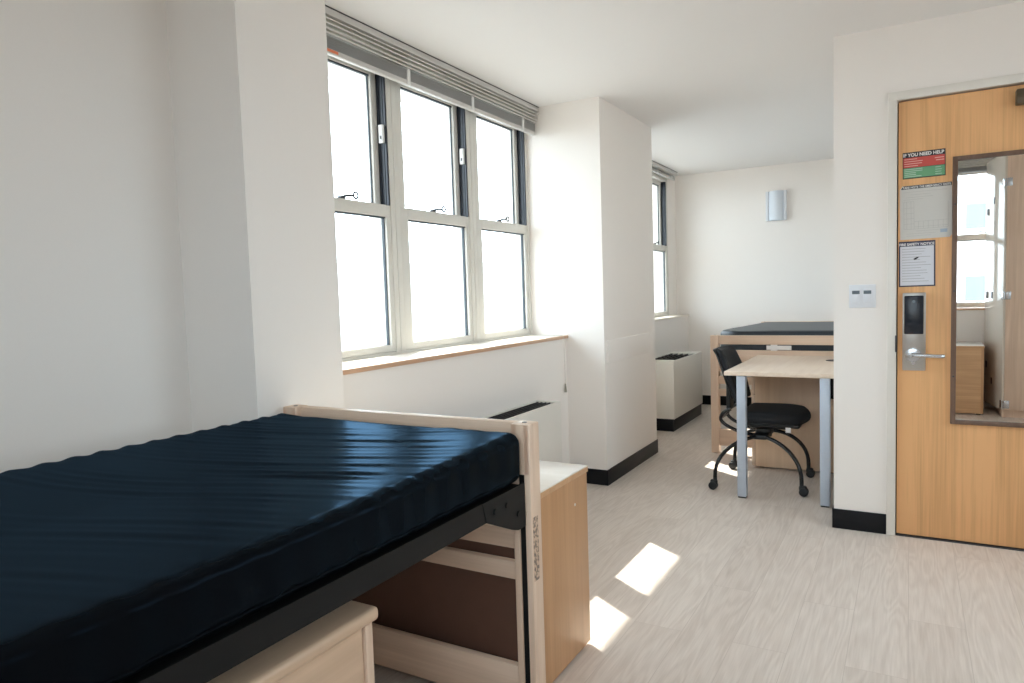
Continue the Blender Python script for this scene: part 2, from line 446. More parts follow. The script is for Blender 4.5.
struct(box(-.336, -.1, 4.06, BACK+.05, 0, CEIL), 'wall_alcove', 'wall', 'white alcove side wall behind the desk, hidden by the door wall', 'wall')
# door wall
w = MB()
w.box(-.336, -.098, DY, 4.06, 0, CEIL)
w.box(-.098, .90, DY, 4.06, 2.149, CEIL)
w.box(.90, RX+.2, DY, 4.06, 0, CEIL)
struct(w, 'wall_door', 'wall', 'white wall around the wooden entrance door', 'wall')
struct(box(-.2, 1.2, 4.06, 4.1, 0, CEIL), 'wall_corridor', 'wall', 'plain corridor side behind the entrance door', 'wall')
RY1 = 3.50; RY0 = RY1-2*UW
w = MB()
w.box(RX, RX+.35, REAR-.4, RY0, 0, CEIL); w.box(RX, RX+.35, RY1, DY+.2, 0, CEIL)
w.box(RX, RX+.35, RY0, RY1, 0, .955); w.box(RX+.12, RX+.35, RY0, RY1, 2.40, CEIL)
struct(w, 'wall_right', 'wall', 'plain white wall on the right outside the frame', 'wall')
# rear wall with a window seen only in the mirror
RWX1 = 1.02; RWX0 = RWX1-3*UW  # opening made wider than its mirrored part, for extra fill light
w = MB()
w.box(-2.6, RWX0, REAR-.45, REAR, 0, CEIL)
w.box(RWX1, RX+.1, REAR-.45, REAR, 0, CEIL)
w.box(RWX0, RWX1, REAR-.45, REAR-.22, 2.40, CEIL)
w.box(RWX0, RWX1, REAR-.45, REAR, 0, .955)
struct(w, 'wall_rear', 'wall', 'white wall and window behind the viewer, seen in the mirror', 'wall')

# baseboards: black vinyl with a small toe
def base(name, pts, label):
    """pts: list of (x0,x1,y0,y1) strips"""
    m = MB()
    for (x0, x1, y0, y1) in pts:
        m.box(x0, x1, y0, y1, 0, .101, bev=.0015)
    struct(m, name, 'base', label, 'baseboard')
t = .007
base('baseboard_pier', [(BX, PX+t, 4.132-t, 4.132), (PX, PX+t, 4.132-t, 5.146+t), (BXF, PX+t, 5.146, 5.146+t)], 'black vinyl baseboard around the foot of the pier')
base('baseboard_door_wall', [(-.336-t, -.0985, DY-t, DY), (-.336-t, -.336, DY-t, BACK-.01)], 'black vinyl baseboard on the narrow wall beside the door')
base('baseboard_right_of_door', [(.905, RX-.001, DY-t, DY)], 'black vinyl baseboard right of the entrance door outside the frame')
base('baseboard_back', [(BXF, -.35, BACK-t, BACK)], 'black vinyl baseboard on the end wall behind the far bed')
base('baseboard_near_window', [(BX, BX+t, 1.957, 4.12)], 'black vinyl baseboard under the near window')
base('baseboard_far_window', [(BXF, BXF+t, 5.155, BACK-.008)], 'black vinyl baseboard under the far window')
base('baseboard_left', [(LX, LX+t, 1.555-t, 1.957), (WX, LX+t, 1.555-t, 1.555), (WX, WX+t, REAR, 1.55)], 'black vinyl baseboard behind the near bed')

# ------------------------------------------------------------------ windows (local: x = 0 inner face, -x outward, y along)
def window(name, label, loc, rz, n=3):
    root = thing(name, label, 'window', loc, rz, kind='structure')
    for i in range(n):
        y = i*UW
        f = MB()
        f.box(-.12, 0, y+.0015, y+.035, .957, 2.40, bev=.002); f.box(-.12, 0, y+UW-.034, y+UW-.0015, .957, 2.40, bev=.002)
        f.box(-.12, 0, y+.034, y+UW-.033, .957, .986, bev=.002); f.box(-.12, 0, y+.034, y+UW-.033, 2.362, 2.40, bev=.002)
        f.box(-.040, -.001, y+.034, y+.081, 1.70, 2.365, bev=.002)
        fr = f.build('frame', 'alu', root)
        # lower sash
        g = MB()
        g.box(-.045, -.004, y+.036, y+.105, .987, 1.70, bev=.003); g.box(-.045, -.004, y+UW-.066, y+UW-.035, .987, 1.70, bev=.003)
        g.box(-.045, -.004, y+.100, y+UW-.064, .987, 1.021, bev=.003); g.box(-.045, -.002, y+.100, y+UW-.064, 1.645, 1.702, bev=.003)
        ls = g.build('lower_sash', 'alu', root)
        gk = MB()
        gk.box(-.034, -.014, y+.104, y+.108, 1.02, 1.646); gk.box(-.034, -.018, y+UW-.071, y+UW-.065, 1.02, 1.646)
        gk.box(-.034, -.012, y+.103, y+UW-.066, 1.638, 1.646); gk.box(-.034, -.016, y+.103, y+UW-.066, 1.02, 1.023)
        gk.build('gasket', 'gasket', ls)
        box(-.027, -.021, y+.103, y+UW-.065, 1.02, 1.646).build('glass_pane', 'glass', ls)
        # upper sash, set back
        g = MB()
        g.box(-.090, -.054, y+.036, y+.082, 1.655, 2.361, bev=.003); g.box(-.090, -.054, y+UW-.084, y+UW-.040, 1.655, 2.361, bev=.003)
        g.box(-.090, -.054, y+.080, y+UW-.082, 1.655, 1.698, bev=.003); g.box(-.090, -.054, y+.080, y+UW-.082, 2.326, 2.361, bev=.003)
        us = g.build('upper_sash', 'alu', root)
        gk = MB()
        gk.box(-.076, -.068, y+UW-.089, y+UW-.083, 1.697, 2.327); gk.box(-.080, -.068, y+.081, y+.086, 1.697, 2.327)
        gk.box(-.076, -.062, y+.082, y+UW-.084, 2.318, 2.327)
        gk.build('gasket', 'gasket', us)
        box(-.078, -.072, y+.082, y+UW-.084, 1.697, 2.327).build('glass_pane', 'glass', us)
        h = MB()
        h.tube([(-.036, y+.365, 1.716), (-.024, y+.385, 1.722), (-.019, y+.425, 1.726)], .0052, 8)
        for k in range(12):
            a0, a1 = 2*PI*k/12, 2*PI*(k+1)/12
            h.cyl((-.019, y+.440+.015*math.cos(a0), 1.728+.015*math.sin(a0)), (-.019, y+.440+.015*math.cos(a1), 1.728+.015*math.sin(a1)), .0042, 8)
        h.box(-.045, -.026, y+.345, y+.38, 1.703, 1.718, bev=.002)
        h.build('pole_hook', 'darkmetal', us)
        l = MB()
        l.box(-.054, -.004, y+UW-.0455, y+UW-.0335, 1.702, 2.362)
        l.box(-.022, -.016, y+UW-.0485, y+UW-.045, 1.702, 2.362); l.box(-.042, -.038, y+UW-.0485, y+UW-.045, 1.702, 2.362)
        l.build('jamb_liner', 'liner', root)
        if i < n-1:
            q = MB(); q.box(-.036, -.010, y+UW-.062, y+UW-.045, 2.000, 2.088, bev=.003)
            lt = q.build('latch', 'latch', root)
            box(-.026, -.018, y+UW-.0635, y+UW-.061, 2.018, 2.034).build('latch_slot', 'darkmetal', lt)
    return root
win1 = window('window_1', 'bright three-unit window in the left wall above the near heater', (WX, NY0, 0), 0)
sl = box(WX-.13, BX+.010, NY0-.075, 4.131, .954, .974, bev=.002).build('window_sill', 'sill_sunlit', win1, (WX, NY0, 0))
box(BX+.0095, BX+.015, NY0-.075, 4.131, .953, .9735, bev=.0015).build('sill_edge', 'sillwood', sl, (WX, NY0, 0))
win2 = window('window_2', 'far alcove window partly hidden behind the white pier', (WX, FY1-3*UW, 0), 0)
box(WX-.13, BXF+.014, 5.147, BACK-.002, .954, .974, bev=.003).build('window_sill', 'sill_sunlit', win2, (WX, FY1-3*UW, 0))
win3 = window('window_3', 'window behind the viewer, reflected in the door mirror', (RWX1, REAR-.22, 0), PI/2, 3)
box(-.13, .245, .0, 3*UW, .954, .974, bev=.003).build('window_sill', 'sillwood', win3)

win_fill = window('window_fill', 'unseen window added in the right wall to let in fill light', (RX+.12, RY1, 0), PI, 2)  # out-of-view window added as a source of fill light
box(-.13, .135, .0, 2*UW, .954, .974, bev=.003).build('window_sill', 'sillwood', win_fill)

# blinds (local: y along, x = 0 at the middle)
def blind(name, label, loc, rz, L, drop, nslat, ladders, group='raised venetian blinds'):
    r = thing(name, label, 'blind', loc, rz, group)
    h = MB()
    h.box(-.006, .052, 0, L, -.034, -.004, bev=.003); h.box(.050, .054, 0, L, -.034, -.030)
    h.build('headrail', 'blindrail', r)
    box(.049, .053, 0, L, -.0042, -.0005).build('shadow_strip', 'darkmetal', h and r)
    zb = -drop
    big = drop > .12
    loose = 4 if big else 2; packed = nslat-loose
    z = zb+.024; dz_ = (.048 if big else .016)/packed
    for i in range(packed):
        m = MB(); j = random.uniform(-.0025, .0025)
        m.prism([(-.025+j, z), (0+j, z+.0012), (.025+j, z), (.025+j, z+.0009), (j, z+.0021), (-.025+j, z+.0009)], 'y', .006+random.uniform(0, .004), L-.006-random.uniform(0, .004))
        m.build('slat', 'blind', r)
        z += dz_
    top = -.036
    for i in range(loose):
        zz = z+(top-z)*(i+.45)/(loose+.1)
        m = MB(); sag = random.uniform(-.002, .002)
        x_ = .010+.006*i
        m.prism([(-.026+x_, zz+.010), (x_, zz+.006+sag), (.024+x_, zz-.003+sag), (.026+x_, zz-.006+sag), (.028+x_, zz-.006+sag), (.027+x_, zz-.001+sag), (x_, zz+.0075+sag), (-.026+x_, zz+.0115)], 'y', .006, L-.006)
        m.build('slat', 'slat_lit', r)
    b = MB(); b.box(.000, .026, .003, L-.003, zb, zb+.022, bev=.004)
    b.build('bottom_rail', 'blindrail', r)
    for y in ladders:
        c = MB(); c.tube([(.054, y, -.03), (.046, y, -.07 if big else -.04), (.0285, y, zb+.06 if big else zb+.03), (.0285, y, zb+.002)], .0016, 6); c.tube([(.054, y+.014, -.03), (.046, y+.014, -.07 if big else -.04), (.0285, y+.014, zb+.06 if big else zb+.03), (.0285, y+.014, zb+.002)], .0013, 6)
        c.box(.024, .031, y-.002, y+.022, zb-.004, zb+(.075 if big else .03), bev=.002)
        c.build('ladder_cord', 'latch', r)
    return r
BXX = -2.161
b1 = blind('venetian_blind', 'grey venetian blind raised in a stack along the top of the long near window', (BXX+.017, NY0-.02, CEIL), .008, 4.128-NY0+.02, .178, 27, (.75, 1.33, 1.92))
box(.0255, .0268, .20, .275, -.172, -.160).build('orange_label', 'orange', b1)
blind('venetian_blind', 'short raised grey blind at the top of the far alcove window', (BXX, 5.16, CEIL), 0, 2.09, .082, 10, (.3, 1.05, 1.5, 1.96))
blind('venetian_blind', 'raised grey blind reflected at the top of the door mirror', (RWX1+.01, REAR-.16, CEIL), PI/2, 3*UW+.02, .178, 24, (.2, .7, 1.3, 1.9))
# pull cord hanging over the sill end
r = thing('blind_pull_cord', 'thin blind pull cord hanging below the right end of the near window sill', 'cord', (BX+.02, 4.060, .6))
o_ = (BX+.02, 4.060, .6)
MB().tube([(WX+.02, 4.10, .976), (WX+.12, 4.065, .9758), (BX+.010, 4.057, .9758), (BX+.0165, 4.058, .968), (BX+.019, 4.059, .80), (BX+.018, 4.063, .66)], .0017, 6).build('cord', 'cord', r, o_)
m = MB(); m.cyl((BX+.018, 4.063, .662), (BX+.018, 4.065, .612), .004, 12, r2=.009); m.cyl((BX+.018, 4.065, .612), (BX+.018, 4.065, .606), .009, 12)
m.build('tassel', 'cleat', r, o_)

# ------------------------------------------------------------------ convector heaters (front facing +x)
def convector(label, x0, x1, y0, y1, ztop, zk, zb, my=.09):
    r = thing('convector_heater', label, 'heater', ((x0+x1)/2, (y0+y1)/2, 0), group='cream convector heaters below the windows')
    o = tuple(r.location)
    d = x1-x0
    gy1 = y1-my; gy0 = y0+.09; gx0 = x0+.012; gx1 = x1-.016
    m = MB()
    m.box(x0, x0+.012, y0, y1, zk, ztop, bev=.003); m.box(x1-.016, x1, y0, y1, zk, ztop, bev=.004)
    m.box(x0+.011, x1-.015, y0, gy0, zk, ztop, bev=.003); m.box(x0+.011, x1-.015, gy1, y1, zk, ztop, bev=.003)
    m.build('cabinet', 'conv', r, o)
    g = MB(); g.box(gx0-.002, gx1+.002, gy0-.002, gy1+.002, ztop-.05, ztop-.03)
    n = 5
    for i in range(n):
        x = gx0+(gx1-gx0)*(i+.5)/n
        g.box(x-.003, x+.003, gy0, gy1, ztop-.03, ztop-.006)
    for y in [gy0+(gy1-gy0)*k/6 for k in range(1, 6)]:
        g.box(gx0, gx1, y-.003, y+.003, ztop-.028, ztop-.010)
    g.build('air_grille', 'grille', r, o)
    MB().box(x0, x1-.012, y0+.004, y1-.004, 0, zk+.005, bev=.001).build('plinth', 'base', r, o)
    return r
convector('cream convector heater under the near window, half hidden by the bed end', BX+.008, -1.79, 2.22, 3.685, .612, zk=.11, zb=0, my=.035)
convector('cream convector heater under the far window beyond the pier', BXF+.008, -1.79, 5.95, 6.905, .625, zk=.11, zb=0, my=.17)

# ------------------------------------------------------------------ beds (local origin: floor centre)
BW, BL, BH = .946, 2.12, .895
def make_bed(label, loc):
    r = thing('bed_frame', label, 'bed', loc, group='maple bed frames on black steel rails')
    hx, hy = BW/2, BL/2
    pw, pd = .058, .060
    for sy in (-1, 1):
        for sx in (-1, 1):
            x0, x1 = sorted((sx*hx, sx*(hx-pw))); y0, y1 = sorted((sy*hy, sy*(hy-pd)))
            p = MB()
            yi = sy*(hy-pd)            # inner face
            ym = sy*(hy-pd+.014)
            a, b = sorted((ym, sy*hy)); p.box(x0, x1, a, b, .004, BH, bev=.004)
            a, b = sorted((yi, ym+sy*.004))
            p.box(x0, x0+.020, a, b, .004, BH, bev=.003); p.box(x1-.020, x1, a, b, .004, BH, bev=.003)
            p.box(x0+.003, x1-.003, a, b, .755, BH-.001, bev=.001)
            po = p.build('post', 'maple_z', r)
            q = MB(); a, b = sorted((sy*(hy-pd+.006), ym+sy*.002))
            q.box(x0+.0195, x1-.0195, a, b, .01, .756)
            q.build('steel_track', 'steelblack', po)
            k = MB(); k.cyl((sx*(hx-pw/2), sy*(hy-pd/2), BH-.001), (sx*(hx-pw/2), sy*(hy-pd/2), BH+.0012), .007, 16)
            k.build('cap', 'darkmetal', po)
            k = MB(); k.cyl((sx*(hx-pw/2), sy*(hy-pd/2), 0), (sx*(hx-pw/2), sy*(hy-pd/2), .006), .02, 16); k.build('glide', 'plastic', po)
        xa, xb = -hx+pw-.002, hx-pw+.002
        ya, yb = sorted((sy*(hy-.004), sy*(hy-.036)))
        box(xa, xb, ya, yb, .828, BH-.001, bev=.004).build('top_rail', 'maple_x', r)
        ya, yb = sorted((sy*(hy-.010), sy*(hy-.032)))
        box(xa, xb, ya, yb, .624, .786, bev=.003).build('slat', 'maple_x', r)
        box(xa, xb, ya, yb, .530, .587, bev=.003).build('slat', 'maple_x', r)
        box(xa, xb, ya, yb, .440, .492, bev=.003).build('slat', 'maple_x', r)
        box(xa, xb, ya, yb, .060, .186, bev=.003).build('low_rail', 'maple_x', r)
    iy = hy-pd-.004
    for sx in (-1, 1):
        x = sx*(hx-.018)
        m = MB(); a, b = sorted((x, x-sx*.005)); m.box(a, b, -iy, iy, .682, .735)
        a, b = sorted((x, x-sx*.045)); m.box(a, b, -iy, iy, .682, .687)
        sr = m.build('side_rail', 'steelblack', r)
        for sy in (-1, 1):
            q = MB(); a, b = sorted((x+sx*.002, x-sx*.004)); c, d = sorted((sy*iy, sy*(iy-.20)))
            e = sy*(iy-.055)
            q.prism([(sy*iy, .615), (sy*iy, .735), (sy*(iy-.215), .735), (sy*(iy-.20), .683), (sy*(iy-.07), .625), (sy*(iy-.04), .615)], 'x', a, b)
            for zz, yy in ((.70, .10), (.70, .16), (.66, .04)):
                q.cyl((x, sy*(iy-yy), zz), (x+sx*.006, sy*(iy-yy), zz), .008, 10)
            q.build('bracket', 'steelblack', sr)
    d = MB(); d.box(-hx+.03, hx-.03, -iy, iy, .722, .728)
    for k in range(7):
        y = -iy+.1+(2*iy-.2)*k/6
        d.box(-hx+.025, hx-.025, y-.02, y+.02, .700, .724)
    d.build('deck', 'steelblack', r)
    return r
bed1_loc = (-.898-BW/2, 1.704-BL/2, 0)
bed2_loc = (-1.306+BW/2, 5.275+BL/2, 0)
bed1 = make_bed('raised maple bed frame beside the window in the foreground, with a dresser beneath', bed1_loc)
bed2 = dup(bed1, bed2_loc, label='maple bed frame across the far alcove, behind the desk and swivel chair')
box(BW/2-.0005, BW/2+.0012, 1.664-bed1_loc[1]-.012, 1.664-bed1_loc[1]+.016, .455, .635).build('worn_label', 'worn', bed1)['label'] = 'worn grey label'
m = MB(); m.box(-.905-bed2_loc[0], -.735-bed2_loc[0], -BL/2+.012, -BL/2+.0145, .790, .822, bev=.001); m.box(-.875-bed2_loc[0], -.83-bed2_loc[0], -BL/2+.009, -BL/2+.0135, .784, .83, bev=.001)
m.build('paper_tag', 'tag', bed2)['label'] = 'white paper tag'

# ------------------------------------------------------------------ mattresses
mx0, mx1, my0, my1, mz0, mz1 = -1.846, -.914, -.352, 1.640, .737, .878
def wrinkle(w):
    x, y, z = w
    tz = max(0, min(1, (z-(mz0+.06))/(mz1-mz0-.06)))
    n = noise.noise(Vector((x*2.2, y*1.3, 3.)))
    n2 = noise.noise(Vector((x*3.0, y*9., 11.)))
    foot = max(0, min(1, (y-.1)/1.2))**1.3; right = max(0, min(1, (x-mx0)/.7))
    amp = .0003+.0031*foot*(.3+.7*right)
    yy = y-.42*(x-mx1)-.12*(x-mx1)**2
    ph = 2*PI*(yy+.03*n)/.037
    gate = max(0., min(1.2, .55+1.6*noise.noise(Vector((x*2.6+5, yy*7., 0)))))
    d = amp*(.75*math.sin(ph)+.5*math.sin(ph*.57+2.2*n)+.8*noise.noise(Vector((x*2.5, yy*38., 4.))))*gate*(1-.75*max(0., min(1., (x-(mx1-.16))/.10)))
    # sagging towards the middle, slightly crowned edge
    sag = -.004*math.sin(PI*(x-mx0)/(mx1-mx0))*tz
    dx = 0.
    if x < mx0+.05 or x > mx1-.05:
        dx = (.0012*math.sin(2*PI*y/.085+3*n)+.0025*n2)*(1 if x > -1.4 else -1)
        dz = (.0022*math.sin(2*PI*y/.072+1.7*n))*tz*(1 if x < -1.4 else .35)
    else: dz = 0
    sag -= .018*math.sin(PI*max(0., min(1., (y-my0)/(my1-my0))))*max(0., min(1., (x-mx0-.06)/.40))
    e = .3*max(0., min(1., (x-(mx1-.34))/.34))**2*max(0., min(1., (my1-.03-y)/.45))
    return Vector((x+dx, y, z+(d+sag-.017*e)*tz+dz))
r = thing('mattress', 'wrinkled shiny black mattress on the near raised bed', 'mattress', (-1.38, .644, .743), group='dorm bed mattresses')
MB().rbox(((mx0+mx1)/2, (my0+my1)/2, (mz0+mz1)/2), ((mx1-mx0)/2, (my1-my0)/2, (mz1-mz0)/2), .032, (44, 250, 3), wrinkle).build('cover', 'vinyl', r, (-1.38, .644, .743), 80)
m = MB(); m.box(mx1-.006, mx1+.0005, my0+.03, my1-.03, .757, .760); m.build('seam', 'vinyl', r, (-1.38, .644, .743))
def soft(w):
    x, y, z = w
    if z > .80: z += (z-.80)/.12*(.004*noise.noise(Vector((x*3, y*1.5, 1.)))-.030*min(1, max(0, (y-5.36)/1.9)))
    k = max(0, 1-(y-5.345)/.20)**2
    if x < -.9: x += .13*k
    return Vector((x, y, z))
r = thing('mattress', 'dark mattress, sky reflection painted into its blue, on the far alcove bed', 'mattress', (-.83, 6.335, .743), group='dorm bed mattresses')
MB().rbox((-.832, 6.335, .834), (.455, .99, .091), .035, (16, 30, 3), soft).build('cover', 'vinyl2', r, (-.83, 6.335, .743), 80)
m = MB(); m.tube([(-1.12, 5.352, .914), (-.43, 5.352, .914)], .0035, 8); m.build('piping', 'vinyl2', r, (-.83, 6.335, .743))

# ------------------------------------------------------------------ low chest behind the bed end; drawers face away (+y)
def make_chest(label, loc, rz=0.):
    """local: x -.765..0, y 0..-.48, front at y=0 facing +y"""
    r = thing('low_chest', label, 'chest', loc, rz, group='low maple chests')
    W, D, H = .765, .478, .644
    m = MB()
    m.box(-W+.004, -W+.024, -D+.004, -.004, .012, H-.022, bev=.0015); m.box(-.024, -.004, -D+.004, -.004, .012, H-.022, bev=.0015)
    m.box(-W+.022, -.022, -D+.02, -.03, .012, .03)
    m.build('carcass', 'chest_z', r)
    box(-W+.022, -.022, -D+.006, -D+.018, .012, H-.022).build('back_panel', 'hardboard', r)
    tw = box(-W, 0, -D, 0, H-.022, H-.004, bev=.0015).build('top', 'chest_x', r)
    tp = box(-W+.001, -.001, -D+.001, -.001, H-.0045, H, bev=.001).build('glare_sheet', 'laminate', tw); tp['label'] = 'white sheet of painted window glare'  # thin white layer paints the window glare over the wood top
    for i in range(3):
        z0 = .035+i*.194
        d = box(-W+.027, -.027, -.024, -.002, z0, z0+.184, bev=.002).build('drawer', 'chest_x', r)
        h = MB(); x = -W/2; zc = z0+.10
        h.tube([(x-.06, -.003, zc), (x-.06, .018, zc), (x-.05, .024, zc), (x+.05, .024, zc), (x+.06, .018, zc), (x+.06, -.003, zc)], .004, 8)
        h.build('handle', 'brushed', d)
    for sx in (-W+.04, -.04):
        for sy in (-D+.04, -.04):
            MB().cyl((sx, sy, 0), (sx, sy, .014), .018, 14).build('glide', 'plastic', r)
    k = MB(); k.cyl((-.0045, -.108, .533), (-.0025, -.108, .533), .005, 12); k.build('screw_cap', 'laminate', r)
    return r
chest1 = make_chest('low maple chest with window glare painted on top, standing right behind the near bed end', (-.979, 2.217, 0))
chest2 = dup(chest1, (-.172, -.425, 0), PI, 'low maple chest under the rear window, reflected in the mirror')
for c in kids(chest2):
    if c.name.startswith('back_panel'):
        c.data = c.data.copy(); c.data.materials[0] = M['chest_x']

# dresser under the near bed, drawers facing the room (+x)
r = thing('dresser', 'maple dresser with rounded top edge pushed under the near bed', 'dresser', (-.957, .70, 0))
o = (-.957, .70, 0)
Y0, Y1, XB, XF, H = .32, 1.082, -1.50, -.957, .612
m = MB()
m.box(XB, XF-.012, Y0+.012, Y0+.034, .0, H-.028, bev=.002); m.box(XB, XF-.012, Y1-.034, Y1-.012, .0, H-.028, bev=.002)
m.box(XB, XB+.012, Y0+.03, Y1-.03, .02, H-.028); m.box(XB+.01, XF-.03, Y0+.03, Y1-.03, .05, .07)
m.box(XF-.032, XF-.018, Y0+.03, Y1-.03, .0, .05)
m.build('carcass', 'maple_z', r, o)
box(XB, XF, Y0, Y1, H-.030, H, bev=.011, seg=4).build('top', 'laminate_y', r, o)
for i in range(3):
    z1 = H-.032-i*.176; z0 = z1-.168
    d = box(XF-.034, XF-.017, Y0+.038, Y1-.038, z0, z1-.003, bev=.002).build('drawer', 'laminate_y', r, o)
    h = MB(); y = (Y0+Y1)/2; zc = z0+.08
    h.tube([(XF-.018, y-.06, zc), (XF+.004, y-.06, zc), (XF+.010, y-.05, zc), (XF+.010, y+.05, zc), (XF+.004, y+.06, zc), (XF-.018, y+.06, zc)], .004, 8)
    h.build('handle', 'brushed', d, o)

# ------------------------------------------------------------------ desk in the alcove
r = thing('desk', 'maple desk on silver-blue square legs, end-on in front of the far bed', 'desk', (-.67, 4.71, 0))
o = (-.67, 4.71, 0)
DX0, DX1, DY0, DY1 = -.957, -.346, 4.180, 5.250
box(DX0, DX1, DY0, DY1, .731, .756, bev=.003).build('desktop', 'desk_y', r, o)
for x0, x1 in ((-.888, -.837), (-.436, -.385)):
    for y0 in (4.19, ):
        l = box(x0, x1, y0, y0+.051, .008, .732, bev=.004).build('leg', 'deskleg', r, o)
        box(x0+.003, x1-.003, y0+.003, y0+.048, 0, .009, bev=.002).build('foot', 'plastic', l, o)
for (x, y) in ((-.43, 4.93),):
    m = MB(); m.cyl((x, y, .752), (x, y, .7585), .046, 28); m.cyl((x, y, .7585), (x, y, .760), .038, 28)
    m.build('grommet', 'plastic', r, o)
m = MB(); m.box(-.40, -.36, 4.30, 4.93, .600, .616, bev=.002); m.box(-.40, -.394, 4.30, 4.93, .600, .732); m.box(-.366, -.36, 4.30, 4.93, .600, .732); m.box(-.40, -.36, 4.30, 4.306, .6, .732)
m.build('cable_tray', 'steelblack', r, o)
# drawer pedestal standing under the desk
r = thing('drawer_pedestal', 'plain maple drawer pedestal standing under the rear of the desk', 'drawer unit', (-.69, 5.1, 0))
o = (-.69, 5.1, 0)
m = MB()
m.box(-.925, -.425, 4.951, 4.970, .012, .70, bev=.0015); m.box(-.925, -.425, 5.222, 5.24, .012, .70, bev=.0015)
m.box(-.925, -.425, 4.969, 5.223, .682, .70); m.box(-.437, -.425, 4.969, 5.223, .012, .684); m.box(-.925, -.43, 4.969, 5.223, .012, .03)
m.build('carcass', 'ped_z', r, o)
for i, (z0, z1) in enumerate(((.018, .33), (.335, .51), (.515, .698))):
    d = box(-.948, -.926, 4.951, 5.24, z0, z1, bev=.002).build('drawer', 'maple_y', r, o)
    h = MB(); zc = z1-.06
    h.tube([(-.934, 5.05, zc), (-.952, 5.05, zc), (-.956, 5.06, zc), (-.956, 5.145, zc), (-.952, 5.155, zc), (-.934, 5.155, zc)], .004, 8); h.build('handle', 'brushed', d, o)
for x in (-.89, -.45):
    for y in (5.0, 5.205): MB().cyl((x, y, 0), (x, y, .014), .018, 12).build('glide', 'plastic', r, o)
k = MB(); k.cyl((-.478, 4.952, .43), (-.478, 4.9495, .43), .006, 12); k.build('screw_cap', 'red', r, o)

# ------------------------------------------------------------------ black chair on castors
r = thing('desk_chair', 'black armless task chair on four curved legs with castors, at the desk', 'chair', (-.81, 4.645, 0))
o = (-.81, 4.645, 0)
def seatfn(w):
    x, y, z = w
    u = (x+.735)/.2; v = (y-4.645)/.225
    z += .009*(1-min(1, u*u))*(1-min(1, v*v))
    if u > .3: z -= .014*(u-.3)**2
    # narrower towards the back
    y = 4.645+(y-4.645)*(1-.10*max(0, -u))*(1-.30*max(0, u-.15)**2)
    x -= .05*max(0, u)*v*v
    return Vector((x, y, z))
MB().rbox((-.735, 4.645, .437), (.200, .228, .037), .0365, (10, 10, 2), seatfn).build('seat', 'fabric', r, o, 80)
MB().rbox((-.745, 4.645, .396), (.17, .19, .012), .011, (6, 6, 1)).build('seat_pan', 'plastic', r, o, 60)
box(-.655, -.625, 4.452, 4.4535, .358, .390, bev=.0005).build('tag', 'tag', r, o)
# backrest: curved padded shell, leaning
def backfn(w):
    x, y, z = w      # x thickness about 0, y -1..1 half width, z height
    t_ = (z-.52)/.335
    hw = .205*(1-.14*max(0, t_-.6)/.4*1.2-.16*max(0, .5-t_)/.5)
    yy = y/.205*hw
    cx = -.962-.108*t_+.03*(1-t_)**2*0 + .035*(yy/.2)**2 
    if t_ > .85 : cx -= .012*((t_-.85)/.15)**2
    return Vector((cx+x, 4.645+yy, z))
MB().rbox((0, 0, .690), (.020, .205, .172), .0195, (1, 12, 12), lambda w: backfn(w)).build('backrest', 'fabric', r, o, 70)
def shellfn(w):
    p = backfn(w); return Vector((p.x-.030, p.y, p.z))
MB().rbox((0, 0, .70), (.007, .190, .155), .0068, (1, 12, 12), shellfn).build('back_shell', 'plastic', r, o, 70)
# back support: flat upright and J-shaped tubes
m = MB()
m.rbox((-1.025, 4.645, .565), (.014, .055, .115), .012, (1, 3, 6)); m.build('back_upright', 'plastic', r, o, 60)
for sy in (-1, 1):
    y = 4.645+sy*.10
    MB().tube([(-1.0, y, .47), (-1.045, y, .445), (-1.064, y, .405), (-1.04, y, .372), (-.98, y, .340), (-.91, y, .318), (-.83, y, .312)], .011, 10, smooth=6).build('back_support', 'chairtube', r, o, 60)
MB().tube([(-1.064, 4.545, .407), (-1.064, 4.745, .407)], .009, 10).build('crossbar', 'chairtube', r, o, 60)
casters = [(-1.048, 4.315), (-.555, 4.375), (-1.045, 4.86), (-.570, 4.83)]
m = MB(); m.cyl((-.815, 4.645, .29), (-.815, 4.645, .345), .05, 20, bev=.006); m.box(-.90, -.66, 4.60, 4.69, .345, .40, bev=.01)
m.box(-.86, -.77, 4.50, 4.79, .292, .322, bev=.01)
m.build('mechanism', 'plastic', r, o)
for (cx, cy) in casters:
    near = cy < 4.645
    hy = 4.645+(-.11 if near else .11)
    sx = 1 if cx > -.8 else -1
    x0 = -.815
    dx = cx-x0; dyv = cy-hy
    pts = []
    for k in range(13):
        a = k/12*PI/2
        s = math.sin(a); c = math.cos(a)
        f = 1-c**1.0 if False else s
        pts.append((x0+dx*math.sin(a)**1.0, hy+dyv*math.sin(a), .085+.225*math.cos(a)**.9 if k < 12 else .085))
    pts.append((cx, cy, .066))
    pts = [(x0-sx*.03, hy, .312)]+pts
    lg = MB().tube(pts, .012, 10).build('leg', 'chairtube', r, o, 60)
    cm = MB()
    cm.cyl((cx, cy, .062), (cx, cy, .078), .012, 12)
    fx = .012*sx
    for dy_ in (-.013, .013):
        cm.cyl((cx+fx, cy+dy_-.009, .026), (cx+fx, cy+dy_+.009, .026), .026, 20, bev=.004)
    cm.rbox((cx+fx*.6, cy, .045), (.022, .016, .018), .012, (2, 2, 2))
    cm.build('castor', 'plastic', lg, o)

